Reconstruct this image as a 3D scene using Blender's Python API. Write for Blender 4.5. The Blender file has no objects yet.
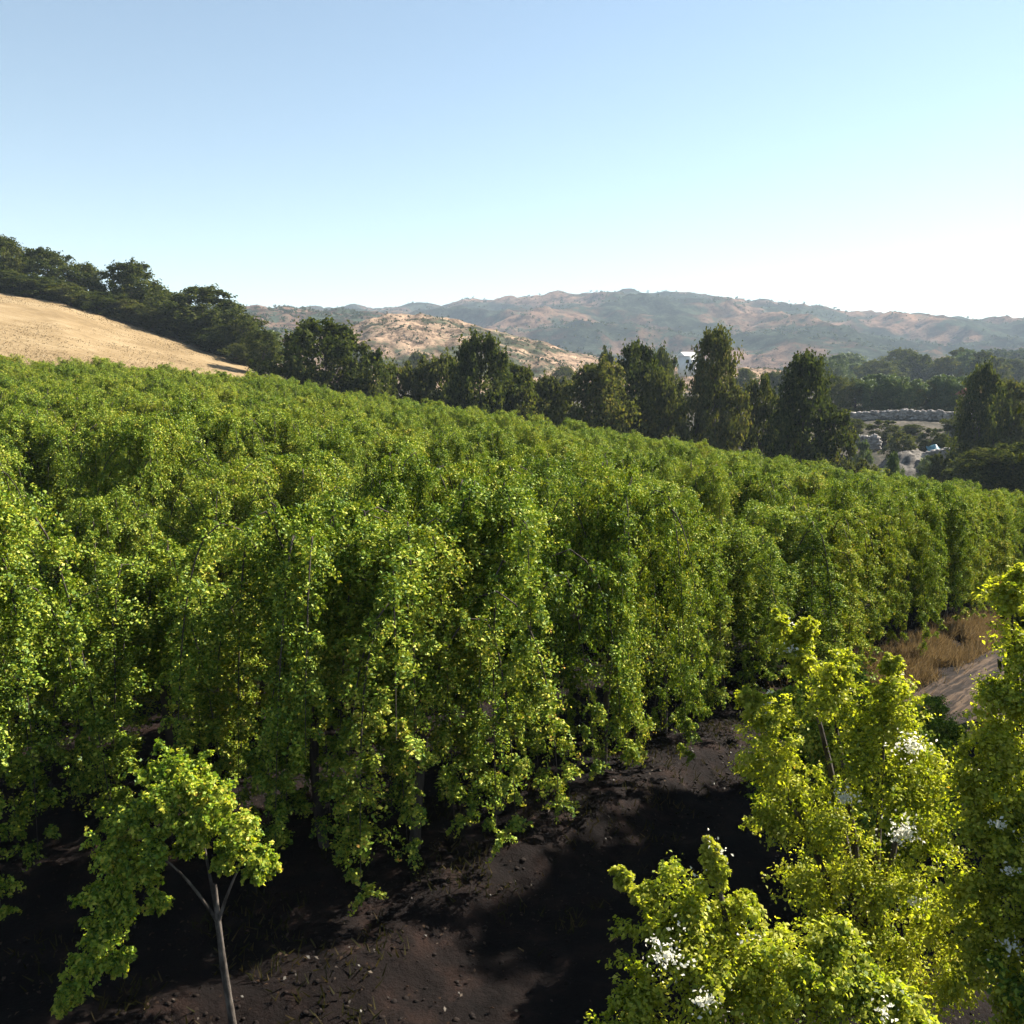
import bpy, math, random
import numpy as np
from mathutils import Vector, noise as mnoise

rng = np.random.default_rng(11)
random.seed(11)
C = bpy.context.scene.collection
SC = bpy.context.scene
R_ = math.radians

# ------------------------------------------------------------------ camera, sky, sun, exposure
CAM_Z = 7.5
F = 900.0                                  # focal length in pixels of a 1024 px frame
PITCH = math.atan(112 / F)
cam_d = bpy.data.cameras.new('camera')
cam_d.sensor_width = 36
cam_d.lens = 36 * F / 1024
cam_d.clip_end = 20000
cam = bpy.data.objects.new('camera', cam_d)
cam.location = (0, 0, CAM_Z)
cam.rotation_euler = (math.pi / 2 - PITCH, 0, 0)
C.objects.link(cam)
SC.camera = cam

SUN_AZ, SUN_EL = R_(58), R_(37)            # azimuth clockwise from the view direction (+Y)
world = bpy.data.worlds.new('World')
SC.world = world
world.use_nodes = True
wn = world.node_tree
sky = wn.nodes.new('ShaderNodeTexSky')
sky.sky_type = 'NISHITA'
sky.sun_disc = False
sky.sun_elevation = SUN_EL
sky.sun_rotation = SUN_AZ
sky.air_density = 1.0
sky.dust_density = 0.05
sky.ozone_density = 0.4
bg = wn.nodes['Background']
bg.inputs['Strength'].default_value = 0.05
tint = wn.nodes.new('ShaderNodeMix'); tint.data_type = 'RGBA'; tint.blend_type = 'MULTIPLY'
tint.inputs[0].default_value = 1.0
tint.inputs[7].default_value = (1.04, 1.01, 0.915, 1)
wn.links.new(sky.outputs[0], tint.inputs[6]); wn.links.new(tint.outputs[2], bg.inputs['Color'])

sun_d = bpy.data.lights.new('sun', 'SUN')
sun_d.energy = 5.0
sun_d.angle = R_(0.5)
sun_d.color = (1.0, 0.93, 0.82)
sun = bpy.data.objects.new('sun', sun_d)
sdir = Vector((math.sin(SUN_AZ) * math.cos(SUN_EL), math.cos(SUN_AZ) * math.cos(SUN_EL), math.sin(SUN_EL)))
sun.rotation_euler = sdir.to_track_quat('Z', 'Y').to_euler()
C.objects.link(sun)

SC.view_settings.view_transform = 'Standard'
SC.view_settings.look = 'None'
SC.view_settings.exposure = 1.9
SC.view_settings.gamma = 1
SC.render.engine = 'CYCLES'
SC.cycles.max_bounces = 4
SC.cycles.diffuse_bounces = 1
SC.cycles.transmission_bounces = 3
SC.cycles.transparent_max_bounces = 4
SC.cycles.volume_bounces = 0
HAZE_DENSITY = 0.00016

# ------------------------------------------------------------------ helpers
def ray(u, v):
    xc, yc = (u - 512) / F, (512 - v) / F
    return (xc, math.cos(PITCH) + yc * math.sin(PITCH), -math.sin(PITCH) + yc * math.cos(PITCH))

def theta_el(u, v):
    x, y, z = ray(u, v)
    return math.atan2(x, y), z / math.hypot(x, y)

def at(u, v, R):
    """world point seen in direction u, v at the horizontal distance R"""
    th, e = theta_el(u, v)
    return np.array([R * math.sin(th), R * math.cos(th), CAM_Z + R * e])

def project(p):
    x, y, z = p[0], p[1], p[2] - CAM_Z
    d = y * math.cos(PITCH) - z * math.sin(PITCH)
    up = y * math.sin(PITCH) + z * math.cos(PITCH)
    if d < 0.1: return None
    return 512 + F * x / d, 512 - F * up / d

def sstep(a, b, x):
    t = np.clip((np.asarray(x, float) - a) / (b - a), 0, 1)
    return t * t * (3 - 2 * t)

def mesh_obj(name, verts, faces, mat, parent=None, smooth=False, tip=None):
    """verts (n,3) array; faces (m,k) int array or list of tuples: ONE mesh object"""
    me = bpy.data.meshes.new(name)
    if isinstance(faces, np.ndarray):
        k = faces.shape[1]
        me.vertices.add(len(verts))
        me.vertices.foreach_set('co', np.asarray(verts, np.float32).ravel())
        me.loops.add(faces.size)
        me.loops.foreach_set('vertex_index', faces.astype(np.int32).ravel())
        me.polygons.add(len(faces))
        me.polygons.foreach_set('loop_start', np.arange(0, faces.size, k, dtype=np.int32))
        me.update(calc_edges=True)
        me.validate()
    else:
        me.from_pydata([tuple(map(float, v)) for v in verts], [], faces)
    if smooth:
        me.polygons.foreach_set('use_smooth', np.ones(len(me.polygons), bool))
    if tip is not None:
        at_ = me.attributes.new('tip', 'FLOAT', 'POINT')
        at_.data.foreach_set('value', np.repeat(tip, 4).astype(np.float32))
    me.materials.append(mat)
    o = bpy.data.objects.new(name, me)
    C.objects.link(o)
    if parent is not None: o.parent = parent
    return o

def thing(name, label, cat, loc=(0, 0, 0), rotz=0, group=None):
    o = bpy.data.objects.new(name, None)
    o.empty_display_size = 0.2
    C.objects.link(o)
    o.location = tuple(map(float, loc)); o.rotation_euler = (0, 0, rotz)
    o['label'] = label; o['category'] = cat
    if group: o['group'] = group
    return o

def tag(o, label, cat, group=None):
    o['label'] = label; o['category'] = cat
    if group: o['group'] = group
    return o

def dup(root, loc, rotz, scale, label, group):
    r = root.copy(); C.objects.link(r)
    r.location = tuple(map(float, loc)); r.rotation_euler = (0, 0, rotz); r.scale = scale
    r['label'] = label
    if group: r['group'] = group
    for ch in list(root.children):
        c = ch.copy(); C.objects.link(c); c.parent = r
    return r

# ------------------------------------------------------------------ materials
def new_mat(name):
    m = bpy.data.materials.new(name); m.use_nodes = True
    nt = m.node_tree
    for n in list(nt.nodes): nt.nodes.remove(n)
    out = nt.nodes.new('ShaderNodeOutputMaterial')
    return m, nt, out

def ramp(nt, fac, stops, interp='LINEAR'):
    r = nt.nodes.new('ShaderNodeValToRGB')
    cr = r.color_ramp; cr.interpolation = interp
    while len(cr.elements) < len(stops): cr.elements.new(0.5)
    for e, (p, c) in zip(cr.elements, stops):
        e.position = p; e.color = (*c, 1)
    nt.links.new(fac, r.inputs[0])
    return r.outputs[0]

def noise_tex(nt, scale, detail=4, rough=0.55, vec=None):
    n = nt.nodes.new('ShaderNodeTexNoise')
    n.inputs['Scale'].default_value = scale
    n.inputs['Detail'].default_value = detail
    n.inputs['Roughness'].default_value = rough
    if vec is not None: nt.links.new(vec, n.inputs['Vector'])
    return n.outputs['Fac']

def math_node(nt, op, a, b=None, clamp=False):
    n = nt.nodes.new('ShaderNodeMath'); n.operation = op; n.use_clamp = clamp
    for i, s in enumerate((a, b)):
        if s is None: continue
        if isinstance(s, (int, float)): n.inputs[i].default_value = s
        else: nt.links.new(s, n.inputs[i])
    return n.outputs[0]

def mix_col(nt, fac, a, b, blend='MIX'):
    n = nt.nodes.new('ShaderNodeMix'); n.data_type = 'RGBA'; n.blend_type = blend
    for key, s in ((0, fac), (6, a), (7, b)):
        if isinstance(s, (int, float)): n.inputs[key].default_value = s
        elif isinstance(s, tuple): n.inputs[key].default_value = (*s, 1)
        else: nt.links.new(s, n.inputs[key])
    return n.outputs[2]

def geo_pos(nt):
    return nt.nodes.new('ShaderNodeNewGeometry').outputs['Position']

def leaf_mat(name, stops, patch=None, patch_scale=0.35, translucency=0.20, gloss=0.012, tint=(1.05, 1.1, 0.40)):
    m, nt, out = new_mat(name)
    g = nt.nodes.new('ShaderNodeNewGeometry')
    oi = nt.nodes.new('ShaderNodeObjectInfo')
    nz = noise_tex(nt, patch_scale, 3, 0.6, g.outputs['Position'])
    # each leaf its own shade, shifted per plant and by broad patches of growth
    a = math_node(nt, 'MULTIPLY', g.outputs['Random Per Island'], 0.62)
    b = math_node(nt, 'MULTIPLY', oi.outputs['Random'], 0.16)
    c = math_node(nt, 'MULTIPLY', math_node(nt, 'SUBTRACT', nz, 0.32), 0.62)
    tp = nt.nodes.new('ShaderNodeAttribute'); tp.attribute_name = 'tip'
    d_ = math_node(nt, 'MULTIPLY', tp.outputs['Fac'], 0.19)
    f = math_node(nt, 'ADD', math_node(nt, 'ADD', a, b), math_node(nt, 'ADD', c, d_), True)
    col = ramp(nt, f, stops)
    d = nt.nodes.new('ShaderNodeBsdfDiffuse'); nt.links.new(col, d.inputs['Color'])
    t = nt.nodes.new('ShaderNodeBsdfTranslucent')
    tc = mix_col(nt, 1.0, col, tint, 'MULTIPLY')
    nt.links.new(tc, t.inputs['Color'])
    gl = nt.nodes.new('ShaderNodeBsdfGlossy'); gl.inputs['Roughness'].default_value = 0.5
    gl.inputs['Color'].default_value = (0.9, 0.95, 0.9, 1)
    m1 = nt.nodes.new('ShaderNodeMixShader'); m1.inputs[0].default_value = translucency
    nt.links.new(d.outputs[0], m1.inputs[1]); nt.links.new(t.outputs[0], m1.inputs[2])
    m2 = nt.nodes.new('ShaderNodeMixShader'); m2.inputs[0].default_value = gloss
    nt.links.new(m1.outputs[0], m2.inputs[1]); nt.links.new(gl.outputs[0], m2.inputs[2])
    nt.links.new(m2.outputs[0], out.inputs['Surface'])
    return m

def rough_mat(name, stops, scale, detail=6, rough=0.9, bump=0.3, bump_scale=None, bump_dist=0.05, vec_scale=None):
    m, nt, out = new_mat(name)
    pos = geo_pos(nt)
    if vec_scale:
        mp = nt.nodes.new('ShaderNodeMapping'); mp.inputs['Scale'].default_value = vec_scale
        nt.links.new(pos, mp.inputs['Vector']); pos = mp.outputs[0]
    f = noise_tex(nt, scale, detail, 0.62, pos)
    col = ramp(nt, f, stops)
    p = nt.nodes.new('ShaderNodeBsdfPrincipled')
    nt.links.new(col, p.inputs['Base Color'])
    p.inputs['Roughness'].default_value = rough
    p.inputs['Specular IOR Level'].default_value = 0.15
    if bump:
        b = nt.nodes.new('ShaderNodeBump'); b.inputs['Strength'].default_value = bump
        b.inputs['Distance'].default_value = bump_dist
        nt.links.new(noise_tex(nt, bump_scale or scale * 4, 6, 0.7, pos), b.inputs['Height'])
        nt.links.new(b.outputs[0], p.inputs['Normal'])
    nt.links.new(p.outputs[0], out.inputs['Surface'])
    return m

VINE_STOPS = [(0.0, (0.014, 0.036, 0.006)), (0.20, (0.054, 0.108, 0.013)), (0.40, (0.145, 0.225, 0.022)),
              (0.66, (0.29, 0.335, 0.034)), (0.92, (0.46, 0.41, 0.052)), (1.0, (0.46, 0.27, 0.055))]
NEAR_STOPS = [(0.0, (0.06, 0.11, 0.013)), (0.20, (0.19, 0.25, 0.022)), (0.42, (0.36, 0.39, 0.034)),
              (0.75, (0.52, 0.50, 0.055)), (0.94, (0.62, 0.56, 0.12)), (1.0, (0.60, 0.30, 0.07))]
OAK_STOPS = [(0.0, (0.014, 0.020, 0.007)), (0.3, (0.034, 0.048, 0.014)), (0.65, (0.078, 0.090, 0.026)), (1.0, (0.16, 0.145, 0.045))]
OLIVE_STOPS = [(0.0, (0.026, 0.035, 0.012)), (0.35, (0.062, 0.074, 0.023)), (0.7, (0.118, 0.122, 0.040)), (1.0, (0.20, 0.155, 0.058))]
LIGHT_STOPS = [(0.0, (0.03, 0.055, 0.018)), (0.4, (0.065, 0.10, 0.028)), (0.75, (0.12, 0.15, 0.04)), (1.0, (0.2, 0.19, 0.06))]
SCRUB_STOPS = [(0.0, (0.020, 0.034, 0.016)), (0.5, (0.045, 0.062, 0.028)), (1.0, (0.12, 0.11, 0.05))]
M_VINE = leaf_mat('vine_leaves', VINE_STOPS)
M_NEAR = leaf_mat('sunny_leaves', NEAR_STOPS, patch_scale=1.4, translucency=0.55, gloss=0.015)
M_OAK = leaf_mat('oak_leaves', OAK_STOPS, patch_scale=0.25, translucency=0.36, gloss=0.0)
M_OLIVE = leaf_mat('olive_leaves', OLIVE_STOPS, patch_scale=0.25, translucency=0.36, gloss=0.0)
M_LIGHT = leaf_mat('light_leaves', LIGHT_STOPS, patch_scale=0.25, translucency=0.3, gloss=0.03)
M_SCRUB = leaf_mat('scrub_leaves', SCRUB_STOPS, patch_scale=0.02, translucency=0.15, gloss=0.0)
M_YOUNG = leaf_mat('young_leaves', [(p, tuple(min(0.9, c * 1.3) for c in q)) for p, q in VINE_STOPS], patch_scale=1.2, translucency=0.45, gloss=0.012)
M_HIGHLIGHT = leaf_mat('highlight_leaves', [(0.0, (0.75, 0.73, 0.62)), (1.0, (0.9, 0.88, 0.80))], translucency=0.5, gloss=0.0, tint=(1, 1, 0.9))  # near-white leaf colour paints overexposed highlights onto the foreground trees
M_STRAW = leaf_mat('straw', [(0.0, (0.06, 0.044, 0.022)), (0.5, (0.17, 0.122, 0.065)), (1.0, (0.31, 0.245, 0.145))], patch_scale=0.8, translucency=0.3, gloss=0.02, tint=(1, 0.9, 0.7))
M_LITTER = leaf_mat('leaf_litter', [(0.0, (0.012, 0.007, 0.005)), (0.6, (0.03, 0.017, 0.010)), (1.0, (0.07, 0.042, 0.022))], translucency=0.1, gloss=0.02, tint=(1, 0.8, 0.6))
M_BARK = rough_mat('bark', [(0.36, (0.022, 0.018, 0.015)), (0.5, (0.06, 0.05, 0.042)), (0.64, (0.14, 0.12, 0.102))], 9, bump=0.8, bump_scale=30, bump_dist=0.02, vec_scale=(1, 1, 0.35))
M_DARKBARK = rough_mat('dark_bark', [(0.3, (0.03, 0.024, 0.02)), (0.7, (0.10, 0.08, 0.065))], 7, bump=0.6, bump_dist=0.03, vec_scale=(1, 1, 0.3))
M_STONE = rough_mat('dry_stone', [(0.3, (0.15, 0.13, 0.115)), (0.5, (0.28, 0.25, 0.22)), (0.72, (0.42, 0.38, 0.34))], 0.9, bump=0.7, bump_scale=3, bump_dist=0.2)
M_EARTH = rough_mat('grey_earth', [(0.38, (0.045, 0.038, 0.03)), (0.5, (0.10, 0.086, 0.07)), (0.62, (0.17, 0.15, 0.125))], 0.9, bump=0.5, bump_dist=0.2)

# ------------------------------------------------------------------ the lie of the land
def tab(us, vals):
    th = np.array([theta_el(u, 400)[0] for u in us])
    return th, np.array(vals, float)

CREST_U = [-300, -150, 0, 120, 250, 330, 400, 520, 640, 760, 860, 1024, 1200, 1400]
CREST_V = [354, 353, 354, 361, 370, 382, 394, 410, 429, 449, 466, 486, 502, 517]
CREST_R = [92, 92, 92, 90, 86, 82, 78, 72, 67, 64, 62, 60, 58, 56]
CANOPY = 6.15
_th = np.array([theta_el(u, v)[0] for u, v in zip(CREST_U, CREST_V)])
_zc = np.array([CAM_Z + r * theta_el(u, v)[1] - CANOPY for u, v, r in zip(CREST_U, CREST_V, CREST_R)])
_rc = np.array(CREST_R, float)
H2_U = [-300, -150, 0, 60, 130, 200, 262, 300]
H2_V = [250, 268, 294, 304, 325, 346, 362, 372]
_th2 = np.array([theta_el(u, v)[0] for u, v in zip(H2_U, H2_V)])
_z2 = np.array([CAM_Z + 170 * theta_el(u, v)[1] for u, v in zip(H2_U, H2_V)])
TH_L0, TH_L1 = theta_el(275, 365)[0], theta_el(360, 365)[0]

ROW_A = np.array([2.2, 16.6]); ROW_D = np.array([0.64, 0.768]); ROW_N = np.array([-0.768, 0.64])

def field_inside(x, y):
    """metres inside the vine field, measured from its edge along the dirt track"""
    s1 = (x - ROW_A[0]) * ROW_N[0] + (y - ROW_A[1]) * ROW_N[1] + 1.2
    s2 = (y - (11.7 + 0.44 * x)) * 0.92 + 1.0
    return np.minimum(s1, s2)

def piecewise(r, pts):
    out = np.zeros_like(r)
    for i in range(len(pts) - 1):
        ra, za = pts[i]; rb, zb = pts[i + 1]
        t = np.clip((r - ra) / np.maximum(rb - ra, 1e-6), 0, 1)
        t2 = t * t * (3 - 2 * t) * 0.6 + t * 0.4
        m = (r >= ra) & (r < rb) if i < len(pts) - 2 else (r >= ra)
        out = np.where(m, za + (zb - za) * t2, out)
    return out

def ground_z(x, y):
    x = np.asarray(x, float); y = np.asarray(y, float)
    r = np.hypot(x, y); th = np.arctan2(x, y)
    rc = np.interp(th, _th, _rc); zc = np.interp(th, _th, _zc)
    z2 = np.interp(th, _th2, _z2)
    one = np.ones_like(r)
    near = zc * np.clip((r - 11) / (rc - 11), 0, 1)
    right = piecewise(r, [(0 * one, zc), (rc, zc), (rc + 14, zc - 2.6), (118 * one, -4.0 * one), (150 * one, -6.5 * one), (166 * one, -7 * one),
                          (218 * one, 4.0 * one), (500 * one, 13 * one), (1000 * one, 23 * one), (5000 * one, 23 * one)])
    # the straw field on the left slope is one even incline
    left = np.where(r < 170, zc + (z2 - zc) * np.clip((r - rc) / (170 - rc), 0, 1) ** 0.93,
                    piecewise(r, [(0 * one, z2), (170 * one, z2), (235 * one, z2 + 1.5), (420 * one, 4 * one), (1000 * one, 23 * one), (5000 * one, 23 * one)]))
    w = sstep(TH_L1, TH_L0, -th * -1) if False else 1 - sstep(TH_L0, TH_L1, th)
    far = right * (1 - w) + left * w
    z = np.where(r < rc, near, far)
    z = z + 0.38 * sstep(0.0, 0.9, field_inside(x, y)) * (r < rc + 3)
    return z

def gz(x, y): return float(ground_z(np.array([x]), np.array([y]))[0])

def fbm(x, y, s, o=4, z=0.0):
    return mnoise.fractal(Vector((x * s, y * s, z)), 1.0, 2.0, o)

# ground: one sheet in rings round the viewpoint, out past the hills
thetas = np.concatenate([np.linspace(-math.pi, -0.75, 50)[:-1], np.linspace(-0.75, 0.75, 340), np.linspace(0.75, math.pi, 50)[1:-1]])
radii = np.concatenate([np.linspace(0.5, 34, 170), np.geomspace(34.6, 4200, 130)])
TT, RR = np.meshgrid(thetas, radii)
X = RR * np.sin(TT); Y = RR * np.cos(TT)
Z = ground_z(X, Y)
for i in range(RR.shape[0]):
    for j in range(RR.shape[1]):
        r = RR[i, j]
        if r < 40:
            Z[i, j] += 0.09 * fbm(X[i, j], Y[i, j], 0.9, 5) * min(1, r / 4)
        elif r > 100:
            Z[i, j] += min(1.2, (r - 100) * 0.01) * fbm(X[i, j], Y[i, j], 0.03, 4) * float(sstep(TH_L0, TH_L1, TT[i, j]))
nt_, nr_ = len(thetas), len(radii)
V = np.stack([X, Y, Z], -1).reshape(-1, 3)
idx = np.arange(nt_ * nr_).reshape(nr_, nt_)
idn = np.roll(idx, -1, axis=1)
Fq = np.stack([idx[:-1], idn[:-1], idn[1:], idx[1:]], -1).reshape(-1, 4)[:, ::-1]

m, nt, out = new_mat('soil_and_grass')
pos = geo_pos(nt)
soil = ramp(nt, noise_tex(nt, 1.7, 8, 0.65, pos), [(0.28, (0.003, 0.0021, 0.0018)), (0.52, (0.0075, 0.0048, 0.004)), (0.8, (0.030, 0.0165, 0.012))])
gf = math_node(nt, 'ADD', math_node(nt, 'MULTIPLY', noise_tex(nt, 0.05, 8, 0.7, pos), 0.5), math_node(nt, 'MULTIPLY', noise_tex(nt, 0.6, 6, 0.75, pos), 0.5))
grass = ramp(nt, gf, [(0.40, (0.016, 0.018, 0.010)), (0.49, (0.042, 0.037, 0.026)), (0.58, (0.11, 0.090, 0.068))])
vl = nt.nodes.new('ShaderNodeVectorMath'); vl.operation = 'LENGTH'; nt.links.new(pos, vl.inputs[0])
mr = nt.nodes.new('ShaderNodeMapRange'); mr.inputs[1].default_value = 60; mr.inputs[2].default_value = 110
nt.links.new(vl.outputs['Value'], mr.inputs[0])
col = mix_col(nt, mr.outputs[0], soil, grass)
p = nt.nodes.new('ShaderNodeBsdfPrincipled'); p.inputs['Roughness'].default_value = 0.95; p.inputs['Specular IOR Level'].default_value = 0.1
nt.links.new(col, p.inputs['Base Color'])
bp = nt.nodes.new('ShaderNodeBump'); bp.inputs['Strength'].default_value = 0.9; bp.inputs['Distance'].default_value = 0.06
nt.links.new(noise_tex(nt, 9, 8, 0.7, pos), bp.inputs['Height']); nt.links.new(bp.outputs[0], p.inputs['Normal'])
nt.links.new(p.outputs[0], out.inputs['Surface'])
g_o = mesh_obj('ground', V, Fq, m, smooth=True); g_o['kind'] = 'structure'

# straw field: a mown slope above the vines, a sheet just over the ground
m, nt, out = new_mat('mown_straw')
pos = geo_pos(nt)
mp = nt.nodes.new('ShaderNodeMapping'); mp.inputs['Rotation'].default_value = (0, 0, R_(35)); mp.inputs['Scale'].default_value = (0.15, 1.0, 1.0)
nt.links.new(pos, mp.inputs['Vector'])
fa = noise_tex(nt, 0.09, 8, 0.7, pos); fb = noise_tex(nt, 1.3, 8, 0.8, mp.outputs[0])
ff = math_node(nt, 'ADD', math_node(nt, 'MULTIPLY', fa, 0.5), math_node(nt, 'MULTIPLY', fb, 0.5))
col = ramp(nt, ff, [(0.40, (0.15, 0.103, 0.050)), (0.5, (0.22, 0.155, 0.080)), (0.60, (0.28, 0.21, 0.118))])
p = nt.nodes.new('ShaderNodeBsdfPrincipled'); p.inputs['Roughness'].default_value = 0.95; p.inputs['Specular IOR Level'].default_value = 0.1
nt.links.new(col, p.inputs['Base Color'])
bp = nt.nodes.new('ShaderNodeBump'); bp.inputs['Strength'].default_value = 0.6; bp.inputs['Distance'].default_value = 0.15
nt.links.new(fb, bp.inputs['Height']); nt.links.new(bp.outputs[0], p.inputs['Normal'])
nt.links.new(p.outputs[0], out.inputs['Surface'])
us = np.linspace(-320, 268, 90)
sv, sf = [], []
for i, u in enumerate(us):
    th = theta_el(u, 355)[0]
    rc = np.interp(th, _th, _rc) + 3.0
    rt = 171 if u < 235 else 171 - (u - 235) * 1.6
    for k in range(60):
        t = k / 59
        r = rc + (rt - rc) * t
        x, y = r * math.sin(th), r * math.cos(th)
        sv.append((x, y, gz(x, y) + (0.30 + 0.15 * fbm(x, y, 0.05, 3) if 0 < k < 59 else -0.05)))
for i in range(len(us) - 1):
    for k in range(59):
        a = i * 60 + k; sf.append((a, a + 60, a + 61, a + 1))
o = mesh_obj('straw_field', sv, sf, m, smooth=True); o['kind'] = 'structure'

# dirt track: furrowed strip running along the first row of vines
m, nt, out = new_mat('track_earth')
pos = geo_pos(nt)
mp = nt.nodes.new('ShaderNodeMapping'); mp.vector_type = 'TEXTURE'
mp.inputs['Rotation'].default_value = (0, 0, math.atan2(ROW_D[1], ROW_D[0])); mp.inputs['Scale'].default_value = (8.0, 0.45, 1)
nt.links.new(pos, mp.inputs['Vector'])
fb = noise_tex(nt, 2.4, 8, 0.7, mp.outputs[0])
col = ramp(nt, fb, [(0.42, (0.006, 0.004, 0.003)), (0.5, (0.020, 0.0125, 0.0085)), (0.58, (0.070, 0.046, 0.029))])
p = nt.nodes.new('ShaderNodeBsdfPrincipled'); p.inputs['Roughness'].default_value = 0.95; p.inputs['Specular IOR Level'].default_value = 0.1
nt.links.new(col, p.inputs['Base Color'])
bp = nt.nodes.new('ShaderNodeBump'); bp.inputs['Strength'].default_value = 0.8; bp.inputs['Distance'].default_value = 0.06
nt.links.new(fb, bp.inputs['Height']); nt.links.new(bp.outputs[0], p.inputs['Normal'])
nt.links.new(p.outputs[0], out.inputs['Surface'])
tv, tf = [], []
NL, NW = 320, 40
for i in range(NL):
    l = 3.0 + i * 0.15
    for k in range(NW):
        w = -1.5 - k * 0.062
        q = ROW_A + ROW_D * l + ROW_N * w
        edge = min(k, NW - 1 - k) / 4
        e = min(1, edge)
        tv.append((q[0], q[1], gz(q[0], q[1]) + 0.16 * e - 0.06 + e * (0.05 * fbm(l * 0.22, w * 2.1, 1.0, 4) + 0.04 * fbm(q[0], q[1], 1.1, 4))))
for i in range(NL - 1):
    for k in range(NW - 1):
        a = i * NW + k; tf.append((a, a + 1, a + 1 + NW, a + NW))
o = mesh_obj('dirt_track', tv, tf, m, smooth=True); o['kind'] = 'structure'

# ------------------------------------------------------------------ hills
def hill_mat(name, dry, scrub, scale, thresh, soft=0.08, tex=0.05):
    m, nt, out = new_mat(name)
    pos = geo_pos(nt)
    big = noise_tex(nt, scale, 6, 0.62, pos)
    fine = noise_tex(nt, tex, 10, 0.82, pos)
    c_dry = ramp(nt, fine, [(0.43, tuple(c * 0.30 for c in dry)), (0.495, dry), (0.56, tuple(min(1, c * 1.7) for c in dry))])
    c_scr = ramp(nt, fine, [(0.42, tuple(c * 0.45 for c in scrub)), (0.51, scrub), (0.58, tuple(c * 2.2 for c in scrub))])
    s = math_node(nt, 'ADD', math_node(nt, 'MULTIPLY', big, 0.6), math_node(nt, 'MULTIPLY', fine, 0.4))
    mr = nt.nodes.new('ShaderNodeMapRange'); mr.inputs[1].default_value = thresh - soft; mr.inputs[2].default_value = thresh + soft
    nt.links.new(s, mr.inputs[0])
    col = mix_col(nt, mr.outputs[0], c_dry, c_scr)
    p = nt.nodes.new('ShaderNodeBsdfPrincipled'); p.inputs['Roughness'].default_value = 1; p.inputs['Specular IOR Level'].default_value = 0.0
    nt.links.new(col, p.inputs['Base Color'])
    bp = nt.nodes.new('ShaderNodeBump'); bp.inputs['Strength'].default_value = 0.7; bp.inputs['Distance'].default_value = 0.25 / tex
    nt.links.new(fine, bp.inputs['Height']); nt.links.new(bp.outputs[0], p.inputs['Normal'])
    nt.links.new(p.outputs[0], out.inputs['Surface'])
    return m

def hill(name, us, vs, R, Rf, Rb, z0, amp, nscale, mat, nth=240, nr=70, power=0.8, seed=0.0):
    th = np.array([theta_el(u, v)[0] for u, v in zip(us, vs)])
    zz = np.array([CAM_Z + R * theta_el(u, v)[1] for u, v in zip(us, vs)])
    tg = np.linspace(th[0], th[-1], nth); zt = np.interp(tg, th, zz)
    rs = np.concatenate([np.linspace(Rf, R, int(nr * 0.72)), np.linspace(R, Rb, nr - int(nr * 0.72))[1:]])
    vv = []
    for r in rs:
        for a, zc in zip(tg, zt):
            x, y = r * math.sin(a), r * math.cos(a)
            t = (r - Rf) / (R - Rf) if r <= R else 1 - (r - R) / (Rb - R)
            s = t ** power if r <= R else t * t * (3 - 2 * t)
            n1 = mnoise.ridged_multi_fractal(Vector((x * nscale, y * nscale, seed)), 0.9, 2.1, 5, 1.0, 2.0) - 1.1
            n2 = fbm(x, y, nscale * 6, 4, seed)
            env = 4 * s * (1 - s) * 0.9 + 0.06 * s
            vv.append((x, y, z0 + (zc - z0) * s + amp * env * n1 * 0.6 + amp * 0.16 * (0.3 + s) * n2 * min(1, 3 * s)))
    n = len(rs); k = nth
    ii = np.arange(n * k).reshape(n, k)
    fq = np.stack([ii[:-1, :-1], ii[:-1, 1:], ii[1:, 1:], ii[1:, :-1]], -1).reshape(-1, 4)[:, ::-1]
    vv = np.array(vv)
    o = mesh_obj(name, vv, fq, mat, smooth=True); o['kind'] = 'structure'
    return vv

M_HILL_FAR = hill_mat('far_hill', (0.140, 0.085, 0.056), (0.022, 0.028, 0.018), 0.0050, 0.480, 0.018, 0.022)
M_HILL_TAN = hill_mat('tan_hill', (0.25, 0.172, 0.115), (0.042, 0.044, 0.026), 0.020, 0.525, 0.02, 0.10)
M_HILL_DARK = hill_mat('dark_hill', (0.07, 0.066, 0.036), (0.022, 0.033, 0.017), 0.02, 0.42, 0.1, 0.08)
M_HILL_MID = hill_mat('mid_hill', (0.145, 0.092, 0.064), (0.028, 0.036, 0.024), 0.010, 0.49, 0.02, 0.04)

far_v = hill('far_hills', [-500, -200, 100, 240, 330, 400, 450, 500, 560, 620, 680, 740, 800, 870, 940, 1024, 1200, 1500],
     [330, 320, 314, 312, 311, 309, 306, 300, 293.5, 292, 296, 303, 308, 315.5, 320, 322, 330, 345], 2300, 1150, 3300, 14, 75, 0.0024, M_HILL_FAR, 380, 110, 0.72)
mid_v = hill('left_hill', [-100, 100, 230, 270, 310, 350, 400, 440, 500, 560, 620, 700], [318, 308, 306, 307, 309, 311, 317, 326, 340, 352, 362, 380],
     1050, 640, 1400, 10, 26, 0.005, M_HILL_MID, 200, 60, 0.8, 3.1)
tan_v = hill('tan_hill', [240, 300, 340, 372, 400, 430, 460, 490, 520, 560, 592, 640, 720, 800, 880], [362, 346, 330, 318, 315, 315, 321, 329, 337, 348, 357, 366, 369, 373, 386],
     640, 420, 900, 7, 14, 0.010, M_HILL_TAN, 220, 60, 0.85, 7.7)
drk_v = hill('wooded_hill', [900, 940, 965, 985, 1005, 1024, 1100, 1250, 1400], [384, 374, 363, 355, 352, 352, 345, 340, 350],
     820, 560, 1150, 9, 16, 0.008, M_HILL_DARK, 120, 50, 0.8, 5.5)

# ------------------------------------------------------------------ foliage and wood
def unit(a): return a / np.maximum(np.linalg.norm(a, axis=-1, keepdims=True), 1e-9)

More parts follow.
